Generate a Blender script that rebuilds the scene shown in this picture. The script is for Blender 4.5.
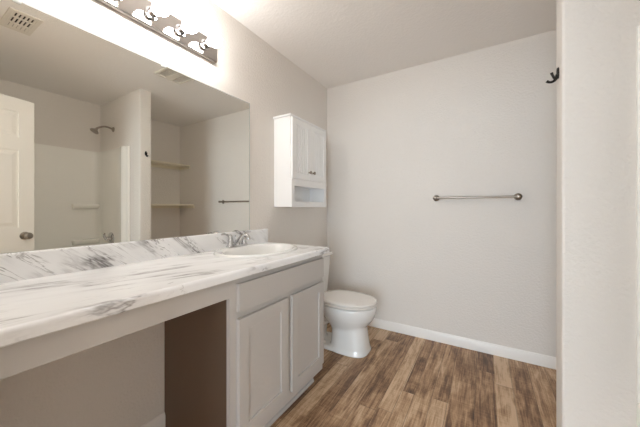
import bpy, bmesh, math, random
from mathutils import Vector, Matrix
random.seed(4)
S = bpy.context.scene
for o in list(bpy.data.objects):
    bpy.data.objects.remove(o, do_unlink=True)
COL = S.collection

# ------------------------------------------------------------------ camera
CAMX, CAMZ, F_PX, YAW = 1.447, 1.157, 273.0, 31.0
cam_d = bpy.data.cameras.new('camera')
cam_d.sensor_width = 36.0
cam_d.lens = F_PX / 640 * 36.0
cam_d.shift_y = -5.5 / 640
cam_d.clip_start = 0.02
cam = bpy.data.objects.new('camera', cam_d)
cam.location = (CAMX, 0.0, CAMZ)
cam.rotation_euler = (math.radians(90), 0, math.radians(YAW))
COL.objects.link(cam)
S.camera = cam

# ------------------------------------------------------------------ light set-up
BULB_STRENGTH = 36.0
BULB_COLOR = (1.0, 0.975, 0.95)
world = bpy.data.worlds.new('daylight')
S.world = world
world.use_nodes = True
bg = world.node_tree.nodes['Background']
bg.inputs['Color'].default_value = (0.74, 0.87, 1.0, 1)
bg.inputs['Strength'].default_value = 2.2
# area light added behind the camera to bring daylight in through the doorway
wl = bpy.data.lights.new('added_daylight', 'AREA')
wl.shape = 'RECTANGLE'
wl.size, wl.size_y = 4.2, 2.0
wl.energy = 275.0
wl.color = (0.74, 0.88, 1.0)
wo = bpy.data.objects.new('added_daylight', wl)
wo.location = (1.6, -4.06, 1.25)
wo.rotation_euler = (math.radians(90), 0, 0)
wo.rotation_euler = (math.radians(-90), 0, math.radians(180))
COL.objects.link(wo)
S.view_settings.view_transform = 'Standard'
S.view_settings.look = 'None'
S.view_settings.gamma = 1.0
S.view_settings.use_curve_mapping = False
S.view_settings.exposure = 0.0
S.cycles.use_denoising = True
S.cycles.sample_clamp_indirect = 6.0
S.cycles.max_bounces = 14
S.cycles.diffuse_bounces = 8
S.cycles.glossy_bounces = 8
S.cycles.caustics_reflective = True
S.cycles.caustics_refractive = False

# ------------------------------------------------------------------ materials
def srgb(r, g, b):
    def c(v):
        v /= 255
        return v / 12.92 if v <= .04045 else ((v + .055) / 1.055) ** 2.4
    return (c(r), c(g), c(b), 1)

def mat(name, col, rough=.5, metal=0.0, bump=None, coat=0.0, spec=None, var=0.0):
    m = bpy.data.materials.new(name)
    m.use_nodes = True
    nt = m.node_tree
    p = nt.nodes['Principled BSDF']
    p.inputs['Base Color'].default_value = col
    p.inputs['Roughness'].default_value = rough
    p.inputs['Metallic'].default_value = metal
    p.inputs['Coat Weight'].default_value = coat
    if spec is not None:
        p.inputs['Specular IOR Level'].default_value = spec
    tc = nt.nodes.new('ShaderNodeTexCoord')
    if var:
        n = nt.nodes.new('ShaderNodeTexNoise')
        n.inputs['Scale'].default_value = 3.0
        n.inputs['Detail'].default_value = 4.0
        nt.links.new(tc.outputs['Object'], n.inputs['Vector'])
        mr = nt.nodes.new('ShaderNodeMapRange')
        mr.inputs['To Min'].default_value = 1 - var
        mr.inputs['To Max'].default_value = 1 + var
        nt.links.new(n.outputs['Fac'], mr.inputs['Value'])
        mx = nt.nodes.new('ShaderNodeVectorMath')
        mx.operation = 'SCALE'
        mx.inputs[0].default_value = col[:3]
        nt.links.new(mr.outputs['Result'], mx.inputs['Scale'])
        nt.links.new(mx.outputs['Vector'], p.inputs['Base Color'])
    if bump:
        scale, dist = bump
        n = nt.nodes.new('ShaderNodeTexNoise')
        n.inputs['Scale'].default_value = scale
        n.inputs['Detail'].default_value = 3.0
        n.inputs['Roughness'].default_value = .55
        nt.links.new(tc.outputs['Object'], n.inputs['Vector'])
        b = nt.nodes.new('ShaderNodeBump')
        b.inputs['Strength'].default_value = 1.0
        b.inputs['Distance'].default_value = dist
        nt.links.new(n.outputs['Fac'], b.inputs['Height'])
        nt.links.new(b.outputs['Normal'], p.inputs['Normal'])
    return m

M_WALL = mat('wall_paint', srgb(233, 228, 222), .75, bump=(75, .0038), var=.012)
M_CEIL = mat('ceiling_paint', srgb(242, 239, 236), .9, bump=(60, .0022), var=.012)
M_TRIM = mat('trim_paint', srgb(248, 245, 241), .35)
M_DOOR = mat('door_paint', srgb(246, 243, 236), .35)
M_WHITE = mat('white_lacquer', srgb(250, 250, 250), .3)
M_SHELF = mat('shelf_paint', srgb(238, 231, 212), .45)
M_VANITY = mat('vanity_paint', srgb(196, 192, 188), .38, bump=(40, .0006), var=.02)
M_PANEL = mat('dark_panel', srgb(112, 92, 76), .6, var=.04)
M_DARK = mat('dark_recess', srgb(40, 34, 0), .8)
M_PORC = mat('porcelain', srgb(240, 240, 238), .08, coat=.4)
M_SEAT = mat('seat_plastic', srgb(242, 238, 233), .2)
M_TUB = mat('fibreglass', srgb(252, 251, 246), .16, coat=.2)
M_CHROME = mat('chrome', (.62, .62, .63, 1), .07, 1.0)
M_NICKEL = mat('brushed_nickel', srgb(168, 160, 150), .28, 1.0)
M_PLATE = mat('fixture_chrome', srgb(188, 182, 178), .07, 1.0)
M_BLACK = mat('dark_bronze', srgb(28, 24, 22), .35, .6)
M_MIRROR = mat('mirror_silver', (.86, .85, .80, 1), .0, 1.0)
M_EDGE = mat('mirror_edge', srgb(205, 208, 203), .15, .3)
M_CLIP = mat('clear_plastic', srgb(235, 238, 238), .1)
M_VENT = mat('vent_paint', srgb(225, 220, 210), .5)
M_SLOT = mat('vent_shadow', srgb(70, 62, 54), .9)  # dark colour stands for the shade inside the vents
M_WATER = mat('drain_dark', srgb(60, 60, 60), .4)

M_BULB = bpy.data.materials.new('lit_bulb')
M_BULB.use_nodes = True
p = M_BULB.node_tree.nodes['Principled BSDF']
p.inputs['Base Color'].default_value = (1, 1, 1, 1)
p.inputs['Roughness'].default_value = .05
p.inputs['Emission Color'].default_value = (*BULB_COLOR, 1)
p.inputs['Emission Strength'].default_value = BULB_STRENGTH

class NT:
    """tiny helper for node graphs"""
    def __init__(s, m):
        s.nt = m.node_tree
    def n(s, t, **kw):
        x = s.nt.nodes.new(t)
        for k, v in kw.items():
            setattr(x, k, v)
        return x
    def l(s, a, b):
        s.nt.links.new(a, b)
    def math(s, op, a, b=None, c=None):
        x = s.n('ShaderNodeMath', operation=op)
        for i, v in enumerate((a, b, c)):
            if v is None:
                continue
            if isinstance(v, (int, float)):
                x.inputs[i].default_value = v
            else:
                s.l(v, x.inputs[i])
        return x.outputs[0]
    def mixc(s, f, a, b, mode='MIX'):
        x = s.n('ShaderNodeMix', data_type='RGBA', blend_type=mode)
        for i, v in ((0, f), (6, a), (7, b)):
            if isinstance(v, (int, float)):
                x.inputs[i].default_value = v
            elif isinstance(v, tuple):
                x.inputs[i].default_value = v
            else:
                s.l(v, x.inputs[i])
        return x.outputs[2]
    def noise(s, vec, scale, detail=4, rough=.55, dist=0):
        x = s.n('ShaderNodeTexNoise')
        x.inputs['Scale'].default_value = scale
        x.inputs['Detail'].default_value = detail
        x.inputs['Roughness'].default_value = rough
        x.inputs['Distortion'].default_value = dist
        s.l(vec, x.inputs['Vector'])
        return x.outputs['Fac']
    def map(s, vec, loc=(0, 0, 0), rot=(0, 0, 0), scale=(1, 1, 1)):
        x = s.n('ShaderNodeMapping')
        x.inputs['Location'].default_value = loc
        x.inputs['Rotation'].default_value = rot
        x.inputs['Scale'].default_value = scale
        s.l(vec, x.inputs['Vector'])
        return x.outputs[0]
    def rng(s, v, a, b, c=0.0, d=1.0, smooth=False):
        x = s.n('ShaderNodeMapRange')
        if smooth:
            x.interpolation_type = 'SMOOTHSTEP'
        s.l(v, x.inputs[0])
        for i, k in zip((1, 2, 3, 4), (a, b, c, d)):
            x.inputs[i].default_value = k
        return x.outputs[0]

def marble(name, rot, off=(0, 0, 0), amount=1.0):
    """white laminate with grey veins that run along local y after the rotation"""
    m = mat(name, (1, 1, 1, 1), .22)
    g = NT(m)
    P = m.node_tree.nodes['Principled BSDF']
    tc = g.n('ShaderNodeTexCoord')
    r = g.map(tc.outputs['Object'], off, rot, (1, 1, 1))
    v = g.map(r, scale=(1.0, .15, 1.0))
    w = g.noise(v, 5.0, 6, .62, .35)
    line = g.math('ABSOLUTE', g.math('SUBTRACT', w, .5))
    fine = g.rng(line, 0.0, .020, 1, 0)
    soft = g.rng(line, 0.0, .09, 1, 0, True)
    w2 = g.noise(g.map(r, (3.1, 1.7, .4), scale=(1.0, .14, 1.0)), 13.0, 5, .62, .5)
    line2 = g.rng(g.math('ABSOLUTE', g.math('SUBTRACT', w2, .47)), 0, .014, 1, 0)
    mask = g.rng(g.noise(r, 3.6, 2), .44, .60, 0, 1, True)
    mask2 = g.rng(g.noise(g.map(r, (5, 2, 1)), 5.0, 2), .46, .60, 0, 1, True)
    a = g.math('MULTIPLY', g.math('MULTIPLY', fine, mask), .8 * amount)
    b = g.math('MULTIPLY', g.math('MULTIPLY', line2, mask2), .55 * amount)
    c = g.math('MULTIPLY', soft, g.math('MULTIPLY_ADD', mask, .20 * amount, .10))
    cloud = g.math('MULTIPLY', g.rng(g.noise(v, 2.4, 3), .42, .7), .16)
    base = g.mixc(g.math('ADD', c, cloud), srgb(250, 251, 252), srgb(178, 176, 179))
    vein = g.math('MINIMUM', g.math('ADD', a, b), 1.0)
    g.l(g.mixc(vein, base, srgb(92, 86, 86)), P.inputs['Base Color'])
    return m

M_TOP = marble('marble_laminate_top', (0, 0, math.radians(14)), amount=.75)
M_SPLASH = marble('marble_laminate_splash', (math.radians(40), 0, 0), (.3, .2, .75), amount=1.12)

# floor: rustic planks of unequal width running away from the door
def floor_material():
    m = mat('rustic_vinyl_planks', (1, 1, 1, 1), .42)
    g = NT(m)
    P = m.node_tree.nodes['Principled BSDF']
    tc = g.n('ShaderNodeTexCoord')
    sep = g.n('ShaderNodeSeparateXYZ')
    g.l(tc.outputs['Object'], sep.inputs[0])
    X, Y = sep.outputs[0], sep.outputs[1]
    seams = [0.0, .11, .20, .30, .41, .50, .60, .70, .80, .917, 1.0, 1.076, 1.173, 1.26, 1.398,
             1.50, 1.605, 1.715, 1.82, 1.93, 2.03, 2.15, 2.25, 2.36, 2.47, 2.58]
    L = 2.8
    cr = g.n('ShaderNodeValToRGB')
    cr.color_ramp.interpolation = 'CONSTANT'
    el = cr.color_ramp.elements
    rnd = random.Random(11)
    vals = [rnd.random() for _ in seams]
    for i, s_ in enumerate(seams):
        e = el[i] if i < 2 else el.new(s_ / L)
        e.position = s_ / L
        e.color = (vals[i],) * 3 + (1,)
    g.l(g.math('DIVIDE', X, L), cr.inputs[0])
    pid = cr.outputs[0]
    # distance to the closest seam
    d = None
    for s_ in seams:
        q = g.math('ABSOLUTE', g.math('SUBTRACT', X, s_))
        d = q if d is None else g.math('MINIMUM', d, q)
    # plank ends
    yy = g.math('DIVIDE', g.math('ADD', Y, g.math('MULTIPLY', pid, 7.3)), 1.22)
    row = g.math('FLOOR', yy)
    fr = g.math('FRACT', yy)
    dend = g.math('MULTIPLY', g.math('MINIMUM', fr, g.math('SUBTRACT', 1.0, fr)), 1.22)
    cv = g.n('ShaderNodeCombineXYZ')
    g.l(pid, cv.inputs[0]); g.l(row, cv.inputs[1])
    wn = g.n('ShaderNodeTexWhiteNoise', noise_dimensions='2D')
    g.l(cv.outputs[0], wn.inputs['Vector'])
    tone = wn.outputs['Value']
    # per-plank shifted coordinates
    ofs = g.n('ShaderNodeVectorMath', operation='MULTIPLY_ADD')
    g.l(wn.outputs['Color'], ofs.inputs[0])
    ofs.inputs[1].default_value = (9, 9, 9)
    g.l(tc.outputs['Object'], ofs.inputs[2])
    V = ofs.outputs[0]
    grain = g.noise(g.map(V, scale=(62, 3.4, 1)), 1.0, 8, .72, .6)
    fineg = g.noise(g.map(V, scale=(230, 9, 1)), 1.0, 4, .7)
    blotch = g.noise(g.map(V, scale=(9, 2.6, 1)), 1.0, 4, .6, .8)
    saw = g.noise(g.map(V, scale=(5, 120, 1)), 1.0, 3, .6)
    knots = g.n('ShaderNodeTexVoronoi')
    knots.inputs['Scale'].default_value = 1.0
    g.l(g.map(V, scale=(6.5, 3.0, 1)), knots.inputs['Vector'])
    knot = g.rng(knots.outputs['Distance'], .03, .22, 1, 0, True)
    t = g.math('MULTIPLY_ADD', tone, .40, -.10)
    t = g.math('ADD', t, g.math('MULTIPLY', g.rng(blotch, .32, .68), .50))
    t = g.math('ADD', t, g.math('MULTIPLY', g.rng(grain, .34, .66), .50))
    t = g.math('ADD', t, g.math('MULTIPLY', g.math('SUBTRACT', fineg, .5), .5))
    t = g.math('ADD', t, g.math('MULTIPLY', g.math('SUBTRACT', saw, .5), .38))
    t = g.math('SUBTRACT', t, g.math('MULTIPLY', knot, .4))
    ramp = g.n('ShaderNodeValToRGB')
    e = ramp.color_ramp.elements
    e[0].position = .02; e[0].color = srgb(80, 58, 44)
    e[1].position = .92; e[1].color = srgb(216, 188, 156)
    for pos, c in ((.24, (112, 82, 60)), (.44, (148, 114, 84)), (.66, (186, 152, 118))):
        q = e.new(pos); q.color = srgb(*c)
    g.l(t, ramp.inputs[0])
    seam = g.math('MAXIMUM', g.rng(d, .0008, .0028, 1, 0), g.rng(dend, .0008, .0025, 1, 0))
    g.l(g.mixc(g.math('MULTIPLY', seam, .5), ramp.outputs[0], srgb(52, 36, 26)), P.inputs['Base Color'])
    b = g.n('ShaderNodeBump')
    b.inputs['Strength'].default_value = .5
    b.inputs['Distance'].default_value = .0012
    g.l(g.math('SUBTRACT', grain, seam), b.inputs['Height'])
    g.l(b.outputs[0], P.inputs['Normal'])
    g.l(g.rng(grain, .2, .8, .36, .5), P.inputs['Roughness'])
    return m
M_FLOOR = floor_material()

# ------------------------------------------------------------------ mesh helpers
def box(bm, x0, x1, y0, y1, z0, z1, bev=0.0, seg=2, mtx=None):
    r = bmesh.ops.create_cube(bm, size=1.0)
    vs = r['verts']
    for v in vs:
        v.co = Vector(((x0 + x1) / 2 + v.co.x * (x1 - x0), (y0 + y1) / 2 + v.co.y * (y1 - y0),
                       (z0 + z1) / 2 + v.co.z * (z1 - z0)))
    if mtx is not None:
        for v in vs:
            v.co = mtx @ v.co
    if bev:
        es = list({e for v in vs for e in v.link_edges})
        bmesh.ops.bevel(bm, geom=es, offset=bev, segments=seg, profile=.5, affect='EDGES')

def prism(bm, pts, axis, a, b):
    """extrude a 2-D outline along an axis: axis 'y' takes (x,z), 'z' takes (x,y), 'x' takes (y,z)"""
    def mk(p_, t):
        return {'y': (p_[0], t, p_[1]), 'z': (p_[0], p_[1], t), 'x': (t, p_[0], p_[1])}[axis]
    A = [bm.verts.new(mk(q, a)) for q in pts]
    B = [bm.verts.new(mk(q, b)) for q in pts]
    n = len(pts)
    for i in range(n):
        bm.faces.new((A[i], A[(i + 1) % n], B[(i + 1) % n], B[i]))
    bm.faces.new(A); bm.faces.new(B[::-1])

def loft(bm, rings, cap=True):
    R = [[bm.verts.new(q) for q in ring] for ring in rings]
    n = len(R[0])
    for a, b in zip(R[:-1], R[1:]):
        for i in range(n):
            bm.faces.new((a[i], a[(i + 1) % n], b[(i + 1) % n], b[i]))
    if cap:
        bm.faces.new(R[0][::-1]); bm.faces.new(R[-1])

def frame_of(d):
    d = d.normalized()
    up = Vector((0, 0, 1)) if abs(d.z) < .95 else Vector((1, 0, 0))
    a = d.cross(up).normalized()
    return a, a.cross(d).normalized()

def tube(bm, pts, r, n=14, sub=0):
    pts = [Vector(q) for q in pts]
    rs = list(r) if isinstance(r, (list, tuple)) else [r] * len(pts)
    for _ in range(sub):     # Catmull-like smoothing
        P, Q = [pts[0]], [rs[0]]
        for i in range(len(pts) - 1):
            p0, p1, p2, p3 = pts[max(i - 1, 0)], pts[i], pts[i + 1], pts[min(i + 2, len(pts) - 1)]
            P += [(-p0 + 9 * p1 + 9 * p2 - p3) / 16, p2]
            Q += [(rs[i] + rs[i + 1]) / 2, rs[i + 1]]
        pts, rs = P, Q
    a, b = frame_of(pts[1] - pts[0])
    rings = []
    for i, q in enumerate(pts):
        d = (pts[min(i + 1, len(pts) - 1)] - pts[max(i - 1, 0)]).normalized()
        a = (a - d * a.dot(d)).normalized()
        b = d.cross(a)
        rings.append([q + (a * math.cos(2 * math.pi * k / n) + b * math.sin(2 * math.pi * k / n)) * rs[i]
                      for k in range(n)])
    loft(bm, rings)

def lathe(bm, prof, org, axis=(0, 0, 1), n=24):
    """prof: (radius, distance along the axis)"""
    d = Vector(axis).normalized()
    a, b = frame_of(d)
    o = Vector(org)
    rings = [[o + d * h + (a * math.cos(2 * math.pi * k / n) + b * math.sin(2 * math.pi * k / n)) * max(r, 1e-4)
              for k in range(n)] for r, h in prof]
    loft(bm, rings)

def finish(name, bm, m, parent=None, smooth=35, mods=None):
    bmesh.ops.recalc_face_normals(bm, faces=bm.faces[:])
    me = bpy.data.meshes.new(name)
    if parent is not None:
        bmesh.ops.translate(bm, verts=bm.verts[:], vec=-Vector(parent['_w']))
    bm.to_mesh(me)
    bm.free()
    me.materials.append(m)
    if smooth:
        for f in me.polygons:
            f.use_smooth = True
        me.set_sharp_from_angle(angle=math.radians(smooth))
    o = bpy.data.objects.new(name, me)
    COL.objects.link(o)
    if parent is not None:
        o.parent = parent
        o['_w'] = list(parent['_w'])
    else:
        o['_w'] = [0, 0, 0]
    return o

def thing(name, loc, label, cat, group=None):
    o = bpy.data.objects.new(name, None)
    o.empty_display_size = .05
    COL.objects.link(o)
    o.location = loc
    o['_w'] = list(loc)
    o['label'] = label
    o['category'] = cat
    if group:
        o['group'] = group
    return o

def part(name, m, parent, fn, smooth=35, label=None):
    bm = bmesh.new()
    fn(bm)
    o = finish(name, bm, m, parent, smooth)
    if label:
        o['label'] = label
    return o

def struct(name, m, fn, smooth=35, parent=None):
    o = part(name, m, parent, fn, smooth)
    if parent is None:
        o['kind'] = 'structure'
    return o

# ------------------------------------------------------------------ room shell
H, YF, XR, T = 2.44, 2.558, 2.69, .12
PX, PY0, PY1 = 1.73, 1.515, 1.635
struct('floor', M_FLOOR, lambda b: box(b, -T, XR + T, -T, YF + T, -.06, 0), 0)
struct('ceiling', M_CEIL, lambda b: box(b, -T, XR + T, -T, YF + T, H, H + .08), 0)
struct('wall_left', M_WALL, lambda b: box(b, -T, 0, -T, YF + T, 0, H), 0)
struct('wall_far', M_WALL, lambda b: box(b, 0, XR, YF, YF + T, 0, H), 0)
struct('wall_right', M_WALL, lambda b: box(b, XR, XR + T, -T, YF + T, 0, H), 0)
DX0, DX1, DH = .875, 1.635, 2.04
def near_wall(b):
    box(b, 0, DX0, -T, 0, 0, H)
    box(b, DX1, XR, -T, 0, 0, H)
    box(b, DX0, DX1, -T, 0, DH, H)
struct('wall_near', M_WALL, near_wall, 0)
# unseen room behind the doorway, with a wide window added to spread daylight
BX, BY = -1.2, -4.0
struct('floor_bedroom', M_FLOOR, lambda b: box(b, BX, 4.2, BY, -T, -.06, 0), 0)
struct('ceiling_bedroom', M_CEIL, lambda b: box(b, BX, 4.2, BY, -T, H, H + .08), 0)
struct('wall_bedroom_left', M_WALL, lambda b: box(b, BX - T, BX, BY, -T, 0, H), 0)
struct('wall_bedroom_right', M_WALL, lambda b: box(b, 4.2, 4.2 + T, BY, -T, 0, H), 0)
def bed_front(b):
    box(b, BX, -T, -T, -.001, 0, H)
    box(b, XR + T, 4.2, -T, -.001, 0, H)
struct('wall_bedroom_front', M_WALL, bed_front, 0)
def bed_back(b):
    wx0, wx1, wz0, wz1 = -.55, 3.75, .2, 2.3
    box(b, BX, wx0, BY - T, BY, 0, H)
    box(b, wx1, 4.2, BY - T, BY, 0, H)
    box(b, wx0, wx1, BY - T, BY, 0, wz0)
    box(b, wx0, wx1, BY - T, BY, wz1, H)
struct('wall_bedroom_back', M_WALL, bed_back, 0)
def bed_window_added(b):  # frame of the added window, made wide for its light
    for x in (-.55, .50, 1.575, 2.65, 3.70):
        box(b, x, x + .05, -4.11, -4.08, .2, 2.3)
    box(b, -.50, 3.70, -4.11, -4.08, .2, .25)
    box(b, -.50, 3.70, -4.11, -4.08, 2.25, 2.3)
struct('added_window_1', M_TRIM, bed_window_added, 0)
def partition(b):
    r = .012
    pts = []
    for cx_, cy_, a0 in ((PX + r, PY1 - r, 90), (PX + r, PY0 + r, 180)):
        for k in range(7):
            a = math.radians(a0 + 15 * k)
            pts.append((cx_ + r * math.cos(a), cy_ + r * math.sin(a)))
    pts += [(XR, PY0), (XR, PY1)]
    prism(b, pts, 'z', 0, H)
struct('wall_partition', M_WALL, partition)

# baseboards
def base_prof(t=.0125, h=.083):
    return [(0, 0), (t, 0), (t, h - .016), (t - .004, h - .008), (t - .006, h - .002), (t - .009, h), (0, h)]
def bb_y(name, x, sgn, y0, y1):      # runs along y, against the plane x
    struct(name, M_TRIM, lambda b: prism(b, [(x + sgn * p_[0], p_[1]) for p_ in base_prof()], 'y', y0, y1))
def bb_x(name, y, sgn, x0, x1):
    struct(name, M_TRIM, lambda b: prism(b, [(y + sgn * p_[0], p_[1]) for p_ in base_prof()], 'x', x0, x1))
bb_x('baseboard_far', YF, -1, 0, XR - .0125)
bb_y('baseboard_left', 0, 1, .0, .811)
bb_y('baseboard_left_toilet', 0, 1, 1.562, YF - .0125)
bb_y('baseboard_right', XR, -1, PY1 + .0125, YF - .0125)
bb_x('baseboard_partition_closet', PY1, 1, PX, XR)
bb_y('baseboard_partition_end', PX, -1, PY0 - .0125, PY1 + .0125)
bb_x('baseboard_partition_front', PY0, -1, PX - .0125, 1.94)

# door casing and jamb around the opening behind the camera
def casing(b):
    w, t = .057, .016
    box(b, DX0 - w, DX0, 0, t, 0, DH + w, .004)
    box(b, DX1 + .006, DX1 + .006 + w, 0, t, 0, DH + w, .004)
    box(b, DX0, DX1 + .006, 0, t, DH, DH + w, .004)
struct('trim_1', M_TRIM, casing)

# ------------------------------------------------------------------ open six-panel door (seen in the mirror)
DW, DHT, DT = .757, 2.03, .035
hinge = Vector((1.628, .022, .006))
free = Vector((1.817, .725, .006))
dirv = (free - hinge); ang = math.atan2(dirv.y, dirv.x)
door = bpy.data.objects.new('door_1', None)
COL.objects.link(door)
door['_w'] = [0, 0, 0]
door['kind'] = 'structure'
door.location = hinge
door.rotation_euler = (0, 0, ang)
W = dirv.length
def door_slab(b):
    # stiles and rails with recessed raised panels; local x along the width, local y through the thickness
    st, mid = .098, .095
    pw = (W - 2 * st - mid) / 2
    rows = [(.22, .80), (.995, 1.615), (1.72, 1.92)]
    zs = [0, .22, .80, .995, 1.615, 1.72, 1.92, DHT]
    box(b, 0, st, -DT / 2, DT / 2, 0, DHT, .0015)
    box(b, W - st, W, -DT / 2, DT / 2, 0, DHT, .0015)
    for z0, z1 in ((0, .22), (.80, .995), (1.615, 1.72), (1.92, DHT)):
        box(b, st - .001, W - st + .001, -DT / 2 + .0001, DT / 2 - .0001, z0, z1)
    for z0, z1 in rows:
        box(b, st + pw, st + pw + mid, -DT / 2 + .0001, DT / 2 - .0001, z0 - .001, z1 + .001)
        for x0 in (st, st + pw + mid):
            x1 = x0 + pw
            box(b, x0 - .001, x1 + .001, -.008, .008, z0 - .001, z1 + .001)
            for sgn in (-1, 1):          # raised field with sloped edges
                loft(b, [[(xa, sgn * yv, za) for xa, za in ((x0 + i, z0 + i), (x1 - i, z0 + i), (x1 - i, z1 - i), (x0 + i, z1 - i))]
                         for i, yv in ((.012, .0075), (.04, .0155))])
slab = part('door_panel', M_DOOR, door, door_slab, 0)
def knob(b, sgn):
    o = (W - .062, sgn * DT / 2, .925)
    lathe(b, [(.0, 0), (.032, 0), (.032, .004), (.024, .008), (.012, .010), (.011, .028), (.018, .034),
              (.0265, .044), (.0275, .054), (.022, .064), (.010, .068), (0, .068)], o, (0, sgn, 0), 28)
for sg in (1, -1):
    part('door_knob', M_NICKEL, door, lambda b, s=sg: knob(b, s), 40, 'satin nickel knob')
def hinges(b):
    for z in (.2, 1.02, 1.84):
        tube(b, [(-.004, DT / 2 + .002, z), (-.004, DT / 2 + .002, z + .09)], .006, 10)
part('hinge', M_NICKEL, door, hinges)

# ------------------------------------------------------------------ mirror
MY0, MY1, MZ0, MZ1 = -.0, 1.419, .999, 1.907
mir = thing('wall_mirror', (0, .70, 1.0), 'wide frameless wall mirror above the white marble counter', 'mirror')
part('mirror_glass', M_MIRROR, mir, lambda b: box(b, .0012, .0062, .02, MY1 - .004, MZ0, MZ1 - .004), 0)
def m_edge(b):
    box(b, .0008, .0066, MY1 - .0045, MY1 + .001, MZ0, MZ1)
    box(b, .0008, .0066, .0155, MY1 - .0045, MZ1 - .0045, MZ1)
    box(b, .0008, .0066, .0155, .020, MZ0, MZ1 - .0045)
part('edge_strip', M_EDGE, mir, m_edge, 0, 'thin pale polished edge')
for cy_ in (.28, .805):
    part('mirror_clip', M_CLIP, mir, lambda b: box(b, .001, .014, cy_ - .011, cy_ + .011, MZ1 - .012, MZ1 + .014, .003))

# ------------------------------------------------------------------ vanity light: six globe bulbs on a chrome bar
LZ = 2.124
vl = thing('vanity_light', (0, .65, LZ), 'chrome bar light with a row of lit globe bulbs above the mirror', 'light')
def backplate(b):
    prism(b, [(.0005, 2.058), (.022, 2.058), (.030, 2.064), (.030, 2.180), (.022, 2.186), (.0005, 2.186)], 'y', .185, 1.122)
part('backplate', M_PLATE, vl, backplate, 20)
for k in range(6):
    y = 1.036 - .1524 * k
    so = part('socket', M_CHROME, vl, lambda b: lathe(b, [(.0, 0), (.030, 0), (.030, .003), (.0225, .006), (.0225, .036), (.020, .038), (0, .038)],
                                                     (.030, y, LZ), (1, 0, 0), 24))
    def bulb(b):
        prof = [(0, .0), (.0125, .0), (.0125, .012)]
        R, cc = .040, .054
        a0 = math.asin(.0125 / R)
        for i in range(19):
            a = a0 + (math.pi - a0) * i / 18
            prof.append((R * math.sin(a), cc - R * math.cos(a)))
        lathe(b, prof, (.065, y, LZ), (1, 0, 0), 28)
    part('bulb', M_BULB, so, bulb, 60, 'glowing round white bulb')

# ------------------------------------------------------------------ medicine cabinet
mc = thing('wall_cabinet', (0, 1.955, 1.165), 'white two-door wall cabinet with an open shelf above the toilet', 'cabinet')
cy0, cy1, cz0, cz1, cd = 1.690, 2.222, 1.166, 1.872, .162
def mc_body(b):
    t = .014
    box(b, .001, cd, cy0, cy0 + t, cz0, cz1, .0015)
    box(b, .001, cd, cy1 - t, cy1, cz0, cz1, .0015)
    box(b, .001, cd - .001, cy0 + t, cy1 - t, cz0, cz0 + t)
    box(b, .001, cd - .001, cy0 + t, cy1 - t, cz1 - t, cz1)
    box(b, .001, .007, cy0 + t, cy1 - t, cz0 + t, cz1 - t)
    box(b, .007, cd - .001, cy0 + t, cy1 - t, cz0 + .175, cz0 + .189)
part('cabinet_body', M_WHITE, mc, mc_body, 0)
def mc_frame(b):
    x0, x1 = cd + .0002, cd + .017
    w = .034
    box(b, x0, x1, cy0 - .002, cy0 + w, cz0 - .002, cz0 + .220, .001)
    box(b, x0, x1, cy1 - w, cy1 + .002, cz0 - .002, cz0 + .220, .001)
    box(b, x0, x1 - .0003, cy0 + w, cy1 - w, cz0 - .0018, cz0 + .044)
    box(b, x0, x1 - .0003, cy0 + w, cy1 - w, cz0 + .166, cz0 + .2195)
part('face_frame', M_WHITE, mc, mc_frame, 0)
part('top_molding', M_WHITE, mc, lambda b: prism(b, [(.0012, cz1 + .0005), (cd + .006, cz1 + .0005), (cd + .012, cz1 + .006), (cd + .012, cz1 + .014), (.0012, cz1 + .014)],
                                                'y', cy0 - .010, cy1 + .010), 0)
ym = (cy0 + cy1) / 2
for s_, (a, c) in ((1, (cy0 + .006, ym - .0015)), (-1, (ym + .0015, cy1 - .004))):
    dz0, dz1 = cz0 + .221, cz1 - .008
    x0, x1 = cd + .0005, cd + .019
    def md(b):
        w = .048
        box(b, x0, x1, a, a + w, dz0, dz1, .0015)
        box(b, x0, x1, c - w, c, dz0, dz1, .0015)
        box(b, x0, x1 - .0002, a + w - .001, c - w + .001, dz0, dz0 + w, .001)
        box(b, x0, x1 - .0002, a + w - .001, c - w + .001, dz1 - w, dz1, .001)
    d = part('door', M_WHITE, mc, md, 0)
    def mp(b):                                   # beadboard panel with raised beads
        w, n = .046, 6
        y0_, y1_ = a + w, c - w
        box(b, x0 + .002, x1 - .0105, y0_, y1_, dz0 + w, dz1 - w)
        st = (y1_ - y0_) / n
        for i in range(n):
            box(b, x1 - .011, x1 - .0065, y0_ + i * st + .0032, y0_ + (i + 1) * st - .0032, dz0 + w - .001, dz1 - w + .001, .0015)
    part('beaded_panel', M_WHITE, d, mp, 0)
    ky = c - .028 if s_ == 1 else a + .028
    part('knob', M_NICKEL, d, lambda b: lathe(b, [(0, 0), (.007, 0), (.006, .008), (.009, .013), (.0135, .018), (.0135, .024), (.008, .028), (0, .0285)],
                                              (x1, ky, dz0 + .068), (1, 0, 0), 20), 40, 'small nickel knob')

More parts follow.
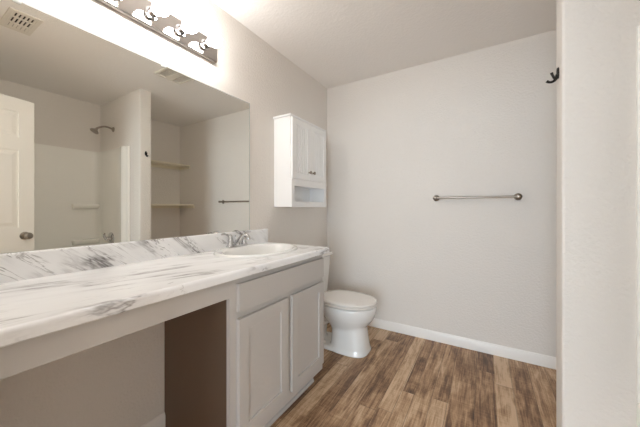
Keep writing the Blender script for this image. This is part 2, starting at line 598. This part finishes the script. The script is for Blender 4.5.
# ------------------------------------------------------------------ vanity cabinet
vc = thing('vanity_cabinet', (.27, 1.18, 0), 'greige shaker vanity cabinet with two doors under the sink', 'cabinet')
VY0, VY1, VX, VZ = .812, 1.556, .530, .8565
side_outline = [(.002, .001), (VX - .070, .001), (VX - .070, .095), (VX - .019, .095), (VX - .019, VZ), (.002, VZ)]
def carcass(b):
    t = .016
    prism(b, side_outline, 'y', VY1 - t, VY1)
    box(b, .002, VX - .020, VY0 + t, VY1 - t, .10, .116)
    box(b, .002, .008, VY0 + t, VY1 - t, .116, VZ)
part('cabinet_body', M_VANITY, vc, carcass, 0)
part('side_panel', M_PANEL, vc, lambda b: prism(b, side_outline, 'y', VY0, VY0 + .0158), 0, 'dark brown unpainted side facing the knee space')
def vframe(b):
    x0, x1 = VX - .0188, VX
    y0, y1 = VY0 - .024, VY1 + .001
    box(b, x0, x1, y0, y0 + .062, .095, VZ)
    box(b, x0, x1, y1 - .040, y1, .095, VZ)
    box(b, x0, x1 - .0002, y0 + .062, y1 - .040, VZ - .042, VZ)
    box(b, x0, x1 - .0002, y0 + .062, y1 - .040, .66, .70)
    box(b, x0, x1 - .0002, y0 + .062, y1 - .040, .095, .14)
    box(b, x0, x1 - .0002, 1.150, 1.220, .14, .66)
part('face_frame', M_VANITY, vc, vframe, 0)
def kick(b):
    box(b, VX - .085, VX - .070, VY0 + .0162, VY1 - .0162, .001, .0995)
part('toe_kick', M_VANITY, vc, kick, 0)
def shoe(b):
    pts = [(VX - .0695, .0008), (VX - .053, .0008)] + [(VX - .0695 + .0165 * math.cos(math.radians(a)), .001 + .018 * math.sin(math.radians(a))) for a in range(15, 91, 15)]
    prism(b, pts, 'y', VY0 + .0165, VY1 - .0165)
part('shoe_molding', M_VANITY, vc, shoe)
fx0, fx1 = VX + .0006, VX + .0195
part('drawer_front', M_VANITY, vc, lambda b: box(b, fx0, fx1, .824, 1.543, .709, .830, .002), 0)
for (a, c) in ((.824, 1.167), (1.203, 1.543)):
    z0, z1, w = .146, .677, .057
    def vd(b):
        box(b, fx0, fx1, a, a + w, z0, z1, .0015)
        box(b, fx0, fx1, c - w, c, z0, z1, .0015)
        box(b, fx0, fx1 - .0002, a + w - .001, c - w + .001, z0, z0 + w, .001)
        box(b, fx0, fx1 - .0002, a + w - .001, c - w + .001, z1 - w, z1, .001)
    d = part('door', M_VANITY, vc, vd, 0)
    def vp(b):
        box(b, fx0 + .002, fx1 - .009, a + w - .003, c - w + .003, z0 + w - .003, z1 - w + .003)
    part('door_panel', M_VANITY, d, vp, 0)

# ------------------------------------------------------------------ countertop with backsplash and knee-space apron
CT0, CT1, CD = .858, .896, .565
SX, SY, SA, SB = .256, 1.245, .278, .219          # sink centre and half sizes (y, x)
ct = thing('countertop', (.28, .79, .858), 'long white marble laminate counter along the mirror wall', 'countertop')
def ctop(b):
    # slab with a rounded front nose and an oval cut-out for the basin
    N = 48
    hole = [(SX + (SB - .010) * math.cos(2 * math.pi * k / N), SY + (SA - .012) * math.sin(2 * math.pi * k / N)) for k in range(N)]
    x0, x1, y0, y1 = .001, CD - .019, .002, 1.590
    r = .012
    # top and bottom plates: fan between the hole and a rectangle of the same vertex count
    def ray_rect(k):
        a = 2 * math.pi * k / N
        dx, dy = math.cos(a), math.sin(a)
        ya, yb = .90, y1
        t = 1e9
        if dx > 1e-9: t = min(t, (x1 - SX) / dx)
        if dx < -1e-9: t = min(t, (x0 - SX) / dx)
        if dy > 1e-9: t = min(t, (yb - SY) / dy)
        if dy < -1e-9: t = min(t, (ya - SY) / dy)
        return (SX + dx * t, SY + dy * t)
    rect = [ray_rect(k) for k in range(N)]
    corners = [(x0, .90), (x1, .90), (x1, y1), (x0, y1)]
    for cx_, cy_ in corners:             # snap the nearest ring vertex to each corner
        i = min(range(N), key=lambda i: (rect[i][0] - cx_) ** 2 + (rect[i][1] - cy_) ** 2)
        rect[i] = (cx_, cy_)
    zt, zb = CT1, CT0 + .018
    Ht, Hb = ([b.verts.new((*q, z)) for q in hole] for z in (zt, zb))
    Rt, Rb = ([b.verts.new((*q, z)) for q in rect] for z in (zt, zb))
    for i in range(N):
        j = (i + 1) % N
        b.faces.new((Ht[i], Ht[j], Rt[j], Rt[i]))
        b.faces.new((Hb[i], Hb[j], Rb[j], Rb[i]))
        b.faces.new((Ht[i], Ht[j], Hb[j], Hb[i]))
        b.faces.new((Rt[i], Rt[j], Rb[j], Rb[i]))
    box(b, x0, x1, y0, .90, zb, zt)
    # front nose
    pts = [(x1, CT0), (CD - .004, CT0), (CD, CT0 + .004)]
    for k in range(7):
        a = math.radians(15 * k)
        pts.append((CD - r + r * math.cos(a), CT1 - r + r * math.sin(a)))
    pts += [(x1, CT1)]
    prism(b, pts, 'y', y0, y1)
    # right-hand end build-down and back edge
    box(b, x0, x1, y1 - .019, y1, CT0, CT1 - .0002)
    box(b, x0, x1, y0, y0 + .019, CT0, CT1 - .0002)
part('worktop', M_TOP, ct, ctop, 40)
def bsplash(b):
    x1 = .020
    pts = [(.001, CT1), (x1, CT1), (x1, .990)] + [(x1 - .007 + .007 * math.cos(math.radians(a)), .991 + .007 * math.sin(math.radians(a))) for a in range(15, 91, 15)] + [(.001, .998)]
    prism(b, pts, 'y', .002, 1.597)
part('backsplash', M_SPLASH, ct, bsplash, 40)
part('apron', M_VANITY, ct, lambda b: box(b, VX - .019, VX, .002, VY0 - .0243, .777, CT0 - .0005), 0, 'greige apron board over the knee space')

# ------------------------------------------------------------------ drop-in sink
sk = thing('sink', (SX, SY, CT1), 'white oval drop-in basin set in the marble counter', 'sink')
def basin(b):
    n = 64
    def ring(sa, sb, z, cx_=SX):
        return [(cx_ + sb * math.cos(2 * math.pi * k / n), SY + sa * math.sin(2 * math.pi * k / n), z) for k in range(n)]
    z = CT1
    fwd = SX + .020          # bowl sits a little forward of the rim's centre: faucet ledge behind
    rr = [ring(SA, SB, z + .0006), ring(SA - .0005, SB - .0005, z + .007), ring(SA - .006, SB - .006, z + .0125),
          ring(SA - .016, SB - .016, z + .0135),
          ring(SA - .032, SB - .040, z + .0120, fwd), ring(SA - .042, SB - .050, z + .004, fwd),
          ring(SA - .052, SB - .060, z - .025, fwd), ring(SA - .080, SB - .080, z - .075, fwd),
          ring(SA - .125, SB - .110, z - .115, fwd), ring(SA - .19, SB - .15, z - .132, fwd), ring(.024, .024, z - .138, fwd),
          ring(.024, .024, z - .150, fwd), ring(SA - .185, SB - .145, z - .146, fwd), ring(SA - .118, SB - .102, z - .128, fwd),
          ring(SA - .070, SB - .070, z - .083, fwd), ring(SA - .036, SB - .040, z - .006, fwd)]
    loft(b, rr + [ring(SA - .019, SB - .019, z + .0006), rr[0]], cap=False)
    bmesh.ops.remove_doubles(b, verts=b.verts[:], dist=1e-6)
part('basin', M_PORC, sk, basin, 60)
part('drain', M_CHROME, sk, lambda b: lathe(b, [(0, 0), (.0225, 0), (.0225, .004), (.019, .005), (.0175, .002), (.012, .002), (.011, .006), (0, .007)], (SX + .020, SY, CT1 - .1375), (0, 0, 1)), 40)

# ------------------------------------------------------------------ faucet
FZ = CT1 + .0137
FX, FY = .074, 1.243
fc = thing('faucet', (FX, FY, FZ), 'chrome two-handle faucet at the back of the basin', 'faucet')
def fbase(b):
    n = 40
    def ring(a, c, z):
        out = []
        for k in range(n):
            t = 2 * math.pi * k / n
            cx_, sy_ = math.cos(t), math.sin(t)
            e = 2 / 3.2
            out.append((FX + c * math.copysign(abs(cx_) ** e, cx_), FY + a * math.copysign(abs(sy_) ** e, sy_), z))
        return out
    loft(b, [ring(.084, .026, FZ), ring(.084, .026, FZ + .006), ring(.078, .021, FZ + .012)])
    for s_ in (-1, 1):
        lathe(b, [(.0, .010), (.020, .010), (.017, .022), (.0155, .034), (.016, .036), (0, .036)], (FX, FY + s_ * .057, FZ), n=24)
part('base', M_CHROME, fc, fbase, 45)
def spout(b):
    tube(b, [(FX, FY, FZ + .01), (FX + .004, FY, FZ + .026), (FX + .028, FY, FZ + .050), (FX + .062, FY, FZ + .073), (FX + .086, FY, FZ + .074), (FX + .098, FY, FZ + .062), (FX + .100, FY, FZ + .050)],
         [.017, .016, .0145, .012, .0115, .012, .0115], 16, 2)
part('spout', M_CHROME, fc, spout, 60)
for s_ in (-1, 1):
    y = FY + s_ * .057
    def hd(b):
        lathe(b, [(0, .036), (.0165, .036), (.017, .042), (.0145, .056), (.0125, .064), (.0135, .070), (.009, .078), (0, .079)], (FX, y, FZ), n=24)
        tube(b, [(FX, y, FZ + .068), (FX - .004, y + s_ * .020, FZ + .078), (FX - .006, y + s_ * .045, FZ + .086), (FX - .006, y + s_ * .066, FZ + .084)],
             [.0065, .0055, .0065, .0045], 12, 2)
    part('handle', M_CHROME, fc, hd, 50)
part('lift_rod', M_CHROME, fc, lambda b: (tube(b, [(FX - .018, FY, FZ + .008), (FX - .018, FY, FZ + .062)], .0022, 8),
                                          lathe(b, [(0, 0), (.004, .001), (.0055, .006), (.004, .011), (0, .012)], (FX - .018, FY, FZ + .060))), 40)

# ------------------------------------------------------------------ toilet
TY = 2.057
tl = thing('toilet', (.36, TY, 0), 'white two-piece toilet with a closed lid beside the vanity', 'toilet')
def superell(cx_, a, c, z, n=48, pf=2.0, pb=2.6):
    """outline: half length a along x (front uses exponent pf, back pb), half width c along y"""
    out = []
    for k in range(n):
        t = 2 * math.pi * k / n
        ct_, st_ = math.cos(t), math.sin(t)
        pw = pf if ct_ > 0 else pb
        e = 2 / pw
        out.append((cx_ + a * math.copysign(abs(ct_) ** e, ct_), TY + c * math.copysign(abs(st_) ** e, st_), z))
    return out
def tbowl_raw():
    b = bmesh.new()
    # bowl, funnelling down into the front column
    loft(b, [superell(.480, .120, .098, .150), superell(.480, .150, .112, .195), superell(.482, .185, .136, .235), superell(.484, .214, .160, .275),
             superell(.484, .230, .175, .315), superell(.484, .236, .181, .350), superell(.484, .234, .178, .374)])
    # front column and foot
    loft(b, [superell(.505, .164, .136, .001, pf=3.0, pb=3.6), superell(.505, .162, .134, .014, pf=3.0, pb=3.6), superell(.505, .154, .124, .040, pf=2.8, pb=3.6),
             superell(.503, .146, .114, .11, pf=2.7, pb=3.4), superell(.500, .142, .108, .18, pf=2.6, pb=3.2), superell(.497, .144, .110, .24, pf=2.4, pb=3)])
    # foot flange running to the back
    loft(b, [superell(.370, .27, .128, .001, pf=4, pb=4), superell(.370, .268, .126, .022, pf=4, pb=4), superell(.370, .255, .112, .036, pf=4, pb=4)])
    # trapway
    tube(b, [(.47, TY, .20), (.38, TY, .245), (.28, TY, .235), (.215, TY, .16), (.20, TY, .02)], [.085, .078, .070, .064, .07], 24, 2)
    # rear deck carrying the tank
    loft(b, [superell(.205, .150, .085, .215, pf=4, pb=4), superell(.20, .165, .118, .30, pf=4, pb=4), superell(.20, .170, .150, .35, pf=4, pb=4), superell(.20, .170, .155, .376, pf=4, pb=4)])
    me = bpy.data.meshes.new('tmp'); b.to_mesh(me); b.free()
    o = bpy.data.objects.new('tmp', me); COL.objects.link(o)
    r = o.modifiers.new('r', 'REMESH'); r.mode = 'VOXEL'; r.voxel_size = .0065
    s = o.modifiers.new('s', 'SMOOTH'); s.iterations = 9; s.factor = .5
    dg = bpy.context.evaluated_depsgraph_get(); dg.update()
    ev = o.evaluated_get(dg)
    out = bpy.data.meshes.new_from_object(ev)
    bpy.data.objects.remove(o, do_unlink=True)
    return out
me = tbowl_raw()
b = bmesh.new(); b.from_mesh(me)
for v in b.verts:
    v.co.z = max(v.co.z, .0006)
bowl = finish('bowl', b, M_PORC, tl, 80)
part('seat', M_SEAT, tl, lambda b: loft(b, [superell(.486, .214, .159, .3745, pb=3.2), superell(.486, .214, .159, .382, pb=3.2), superell(.486, .236, .181, .3825, pb=3.2), superell(.486, .240, .185, .389, pb=3.2), superell(.486, .236, .181, .3935, pb=3.2)]), 50)
part('seat_lid', M_SEAT, tl, lambda b: loft(b, [superell(.486, .200, .146, .3935, pb=3.2), superell(.486, .200, .146, .4015, pb=3.2), superell(.486, .235, .180, .402, pb=3.2), superell(.486, .238, .183, .409, pb=3.2), superell(.486, .233, .178, .4165, pb=3.2),
                                               superell(.484, .19, .145, .4205, pb=3), superell(.484, .09, .07, .422)]), 50)
for s_ in (-1, 1):
    part('hinge', M_SEAT, tl, lambda b: tube(b, [(.247, TY + s_ * .105, .400), (.247, TY + s_ * .060, .400)], .013, 16))
def tank(b):
    rings = []
    for z, dx, w, bv in ((.378, .165, .185, 0), (.395, .172, .190, 0), (.55, .182, .203, 0), (.712, .190, .213, 0)):
        x0, x1, cy_ = .018, .018 + dx, TY
        r = .03
        ring = []
        for (cx_, cyy, a0) in ((x1 - r, cy_ + w - r, 0), (x0 + r, cy_ + w - r, 90), (x0 + r, cy_ - w + r, 180), (x1 - r, cy_ - w + r, 270)):
            for k in range(7):
                a = math.radians(a0 + 15 * k)
                ring.append((cx_ + r * math.cos(a), cyy + r * math.sin(a), z))
        rings.append(ring)
    loft(b, rings)
part('tank', M_PORC, tl, tank, 50)
part('tank_lid', M_PORC, tl, lambda b: box(b, .012, .220, TY - .222, TY + .222, .713, .750, .012, 4), 50)
def lever(b):
    lathe(b, [(0, 0), (.013, 0), (.013, .006), (.006, .010), (.006, .018), (0, .018)], (.2078, TY - .155, .665), (1, 0, 0), 20)
    tube(b, [(.222, TY - .155, .665), (.226, TY - .12, .662), (.226, TY - .08, .656)], [.006, .006, .008], 12, 1)
part('flush_lever', M_CHROME, tl, lever, 50)
for s_ in (-1, 1):
    part('bolt_cap', M_SEAT, tl, lambda b: lathe(b, [(0, 0), (.017, 0), (.016, .010), (.010, .018), (0, .020)], (.30, TY + s_ * .083, .040), (0, 0, 1), 18), 60)

# ------------------------------------------------------------------ towel bar
tb = thing('towel_bar', (1.38, YF, 1.242), 'brushed nickel towel bar mounted on the bare far wall', 'towel bar')
TBX0, TBX1, TBZ = 1.092, 1.668, 1.243
part('bar', M_NICKEL, tb, lambda b: tube(b, [(TBX0 - .006, YF - .062, TBZ), (TBX1 + .006, YF - .062, TBZ)], .0085, 16))
for x in (TBX0, TBX1):
    part('mount', M_NICKEL, tb, lambda b: lathe(b, [(0, .0005), (.027, .0005), (.027, .006), (.022, .010), (.018, .013), (.012, .018), (.0115, .045), (.0145, .050), (.0155, .062), (.0145, .074), (.008, .078), (0, .078)],
                                                (x, YF, TBZ), (0, -1, 0), 28), 40)

# ------------------------------------------------------------------ robe hook on the partition end
HY, HZ = 1.575, 1.747
hk = thing('robe_hook', (PX, HY, HZ), 'dark double robe hook on the narrow end of the partition wall', 'hook')
def hplate(b):
    n = 24
    loft(b, [[(PX - d, HY + sy * math.cos(2 * math.pi * k / n), HZ + .006 + sz * math.sin(2 * math.pi * k / n)) for k in range(n)]
             for d, sy, sz in ((.0005, .011, .025), (.004, .011, .025), (.008, .007, .019))])
part('backplate', M_BLACK, hk, hplate, 40)
part('prong', M_BLACK, hk, lambda b: tube(b, [(PX - .005, HY, HZ), (PX - .009, HY, HZ - .016), (PX - .019, HY, HZ - .027), (PX - .032, HY, HZ - .028), (PX - .042, HY, HZ - .021)],
                                          [.007, .0065, .0055, .005, .006], 12, 2), 50)
part('prong', M_BLACK, hk, lambda b: tube(b, [(PX - .009, HY, HZ - .018), (PX - .016, HY, HZ - .012), (PX - .022, HY, HZ + .002), (PX - .025, HY, HZ + .012)],
                                          [.006, .005, .0045, .006], 12, 2), 50)

# ------------------------------------------------------------------ alcove shelves (seen in the mirror)
for z, x0, lab in ((1.812, 2.43, 'upper cream wooden shelf in the alcove beside the shower'),
                   (1.212, 2.33, 'lower cream wooden shelf in the alcove beside the shower')):
    sh = thing('wall_shelf', (XR, 2.1, z), lab, 'shelf', 'alcove shelves')
    part('board', M_SHELF, sh, lambda b: box(b, x0, XR - .0008, PY1 + .001, YF - .001, z - .018, z, .0015), 0)
    part('cleat', M_SHELF, sh, lambda b: box(b, x0 - .018, XR - .020, YF - .020, YF - .0008, z - .058, z - .0185, .001), 0)
    part('cleat', M_SHELF, sh, lambda b: box(b, x0 + .02, XR - .020, PY1 + .0008, PY1 + .020, z - .058, z - .0185, .001), 0)
    part('cleat', M_SHELF, sh, lambda b: box(b, XR - .019, XR - .0008, PY1 + .001, YF - .001, z - .058, z - .0185, .001), 0)

# ------------------------------------------------------------------ bathtub with fibreglass surround (seen in the mirror)
BX0 = 1.945
def arc(cx_, cy_, r, a0, a1, n=8):
    return [(cx_ + r * math.cos(math.radians(a0 + (a1 - a0) * k / n)), cy_ + r * math.sin(math.radians(a0 + (a1 - a0) * k / n))) for k in range(n + 1)]
def half_inner():
    """inner face of the surround from the front flange to the back corner, at the partition end (v measured from the end wall)"""
    p_ = [(BX0, .0015), (BX0, .012)]
    p_ += [(BX0 + .012, .020), (BX0 + .030, .021), (BX0 + .042, .022)]
    p_ += [(BX0 + .055, .034), (BX0 + .075, .044), (BX0 + .10, .046), (BX0 + .125, .042), (BX0 + .145, .030), (BX0 + .165, .024)]
    p_ += [(2.30, .022)]
    return p_
inner = [(x, PY0 - v) for x, v in half_inner()] + arc(2.585, PY0 - .022 - .075, .075, 90, 0)
inner += arc(2.585, .022 + .075, .075, 0, -90) + [(x, v) for x, v in half_inner()[::-1]]
outer = [(XR - .0015, .0015), (XR - .0015, PY0 - .0015)]
ring2d = inner + outer
su = thing('shower_surround', (2.6, .76, .42), 'glossy white fibreglass surround lining the bathtub alcove', 'shower surround')
def surround(b):
    z0, z1 = .421, 1.845
    def off(pts, e):
        return pts
    A = [b.verts.new((x, y, z0)) for x, y in inner]
    B = [b.verts.new((x, y, z1)) for x, y in inner]
    for i in range(len(inner) - 1):
        b.faces.new((A[i], A[i + 1], B[i + 1], B[i]))
    # top ledge: build as a strip between inner outline and the walls
    def wallpt(x, y):
        if y > PY0 - .12 and x < 2.60: return (x, PY0 - .0015)
        if y < .12 and x < 2.60: return (x, .0015)
        if y > PY0 - .10: return (XR - .0015, PY0 - .0015) if y > PY0 - .05 else (XR - .0015, y)
        if y < .10: return (XR - .0015, .0015) if y < .05 else (XR - .0015, y)
        return (XR - .0015, y)
    W_ = [b.verts.new((*wallpt(*q), z1)) for q in inner]
    I_ = B[:len(inner)]
    for i in range(len(inner) - 1):
        b.faces.new((I_[i], I_[i + 1], W_[i + 1], W_[i]))
    W0 = [b.verts.new((*wallpt(*q), z0)) for q in inner]
    for i in range(len(inner) - 1):
        b.faces.new((A[i], A[i + 1], W0[i + 1], W0[i]))
        b.faces.new((W0[i], W0[i + 1], W_[i + 1], W_[i]))
    bmesh.ops.remove_doubles(b, verts=b.verts[:], dist=1e-5)
part('surround_panel', M_TUB, su, surround, 50)
for z in (1.205, .785):
    def ledge(b):
        n = 30
        rings = []
        for dz, s1, s2 in ((-.060, .45, .92), (-.052, .72, .95), (-.030, .93, .98), (-.010, 1, 1), (-.002, .96, .99), (0, .9, .97)):
            ring = []
            yc, hy, d = 1.358, .132, .072
            for k in range(n + 1):
                t = math.pi * k / n
                e = .38
                ring.append((2.664 - d * s1 * abs(math.sin(t)) ** e, yc + hy * s2 * math.cos(t), z + dz))
            rings.append(ring)
        loft(b, rings)
    part('soap_ledge', M_TUB, su, ledge, 50)
tu = thing('bathtub', (2.3, .76, 0), 'white alcove bathtub with a straight apron front', 'bathtub')
def tub(b):
    z1 = .42
    def rr(x0, x1, y0, y1, r, z):
        out = []
        for (cx_, cy_, a0) in ((x1 - r, y1 - r, 0), (x0 + r, y1 - r, 90), (x0 + r, y0 + r, 180), (x1 - r, y0 + r, 270)):
            out += [(*q, z) for q in arc(cx_, cy_, r, a0, a0 + 90, 6)]
        return out
    o = (BX0, XR - .002, .002, PY0 - .002)
    loft(b, [rr(*o, .004, .001), rr(*o, .004, z1 - .01), rr(o[0] + .005, o[1], o[2], o[3], .01, z1),
             rr(o[0] + .075, o[1] - .06, o[2] + .08, o[3] - .08, .10, z1 - .002),
             rr(o[0] + .085, o[1] - .07, o[2] + .09, o[3] - .09, .10, z1 - .02),
             rr(o[0] + .12, o[1] - .10, o[2] + .20, o[3] - .13, .10, .12), rr(o[0] + .17, o[1] - .15, o[2] + .26, o[3] - .18, .08, .085)])
part('tub', M_TUB, tu, tub, 50)

SHX = 2.335
sw = PY0 - .023
sv = thing('shower_valve', (SHX, sw, .80), 'chrome lever shower valve low on the surround', 'faucet')
part('escutcheon', M_CHROME, sv, lambda b: lathe(b, [(0, 0), (.075, 0), (.074, .005), (.05, .012), (.03, .015), (.026, .045), (.022, .055), (0, .056)], (SHX, sw - .0005, .795), (0, -1, 0), 32), 40)
part('lever', M_CHROME, sv, lambda b: tube(b, [(SHX, sw - .052, .795), (SHX + .02, sw - .062, .835), (SHX + .012, sw - .060, .865)], [.016, .012, .009], 14, 2), 50)
hd = thing('wall_shower', (SHX, PY0, 2.09), 'brushed nickel shower head on a curved arm above the surround', 'shower head')
part('flange', M_NICKEL, hd, lambda b: lathe(b, [(0, 0), (.030, 0), (.029, .006), (.018, .014), (0, .014)], (SHX, PY0 - .0005, 2.088), (0, -1, 0), 24), 40)
part('arm', M_NICKEL, hd, lambda b: tube(b, [(SHX, PY0 - .004, 2.088), (SHX, PY0 - .05, 2.10), (SHX, PY0 - .10, 2.098), (SHX, PY0 - .150, 2.072), (SHX, PY0 - .165, 2.055)], .0105, 14, 2), 60)
part('head', M_NICKEL, hd, lambda b: lathe(b, [(0, -.012), (.012, -.010), (.014, .006), (.022, .018), (.041, .034), (.044, .044), (.040, .048), (0, .048)], (SHX, PY0 - .163, 2.058), (0, -.55, -.83), 28), 40)

# ------------------------------------------------------------------ ceiling fittings (seen in the mirror)
sr = thing('supply_register', (1.30, .55, H), 'white louvred air register on the ceiling near the door', 'vent')
def reg(b):
    x0, x1, y0, y1, t = 1.150, 1.455, .470, .628, .009
    box(b, x0, x1, y0, y0 + .026, H - t, H - .0005, .003)
    box(b, x0, x1, y1 - .026, y1, H - t, H - .0005, .003)
    box(b, x0, x0 + .036, y0 + .02, y1 - .02, H - t, H - .0005, .003)
    box(b, x1 - .036, x1, y0 + .02, y1 - .02, H - t, H - .0005, .003)
    for xx in (1.252, 1.345):
        box(b, xx - .008, xx + .008, y0 + .02, y1 - .02, H - t, H - .0005)
part('frame', M_VENT, sr, reg, 0)
part('duct_backing', M_SLOT, sr, lambda b: box(b, 1.18, 1.425, .490, .608, H - .0022, H - .0004), 0, 'dark backing painted as shade behind the louvres')
for bank, (xa, xb) in enumerate(((1.187, 1.243), (1.261, 1.336), (1.354, 1.418))):
    for k in range(6):
        y = .500 + k * .0195
        w = .0055 if bank < 2 else .0085
        part('louver', M_VENT, sr, lambda b: box(b, xa, xb, y - w, y + w, H - .0082, H - .0030, .001,
                                                 mtx=None), 0)
ef = thing('exhaust_fan', (1.13, 1.525, H), 'square white exhaust fan grille on the ceiling above the toilet side', 'vent')
def fan(b):
    x0, x1, y0, y1, t = 1.0, 1.240, 1.400, 1.665, .018
    box(b, x0, x1, y0, y0 + .022, H - t, H - .0005, .004)
    box(b, x0, x1, y1 - .022, y1, H - t, H - .0005, .004)
    box(b, x0, x0 + .022, y0 + .02, y1 - .02, H - t, H - .0005, .004)
    box(b, x1 - .022, x1, y0 + .02, y1 - .02, H - t, H - .0005, .004)
    # central bridge
    prism(b, [(x0 + .02, 1.500), (x0 + .02, 1.565), (x1 - .02, 1.565), (x1 - .02, 1.500)], 'z', H - .016, H - .004)
part('frame', M_VENT, ef, fan, 0)
part('fan_backing', M_SLOT, ef, lambda b: box(b, 1.018, 1.222, 1.418, 1.647, H - .0022, H - .0004), 0, 'dark backing painted as shade in the fan opening')
def fins(b):
    for y0, y1 in ((1.424, 1.500), (1.566, 1.641)):
        n = 6
        for k in range(n):
            y = y0 + (k + .5) * (y1 - y0) / n
            box(b, 1.022, 1.218, y - .0022, y + .0022, H - .012, H - .006)
part('grille', M_VENT, ef, fins, 0)

for o in S.objects:
    if '_w' in o:
        del o['_w']
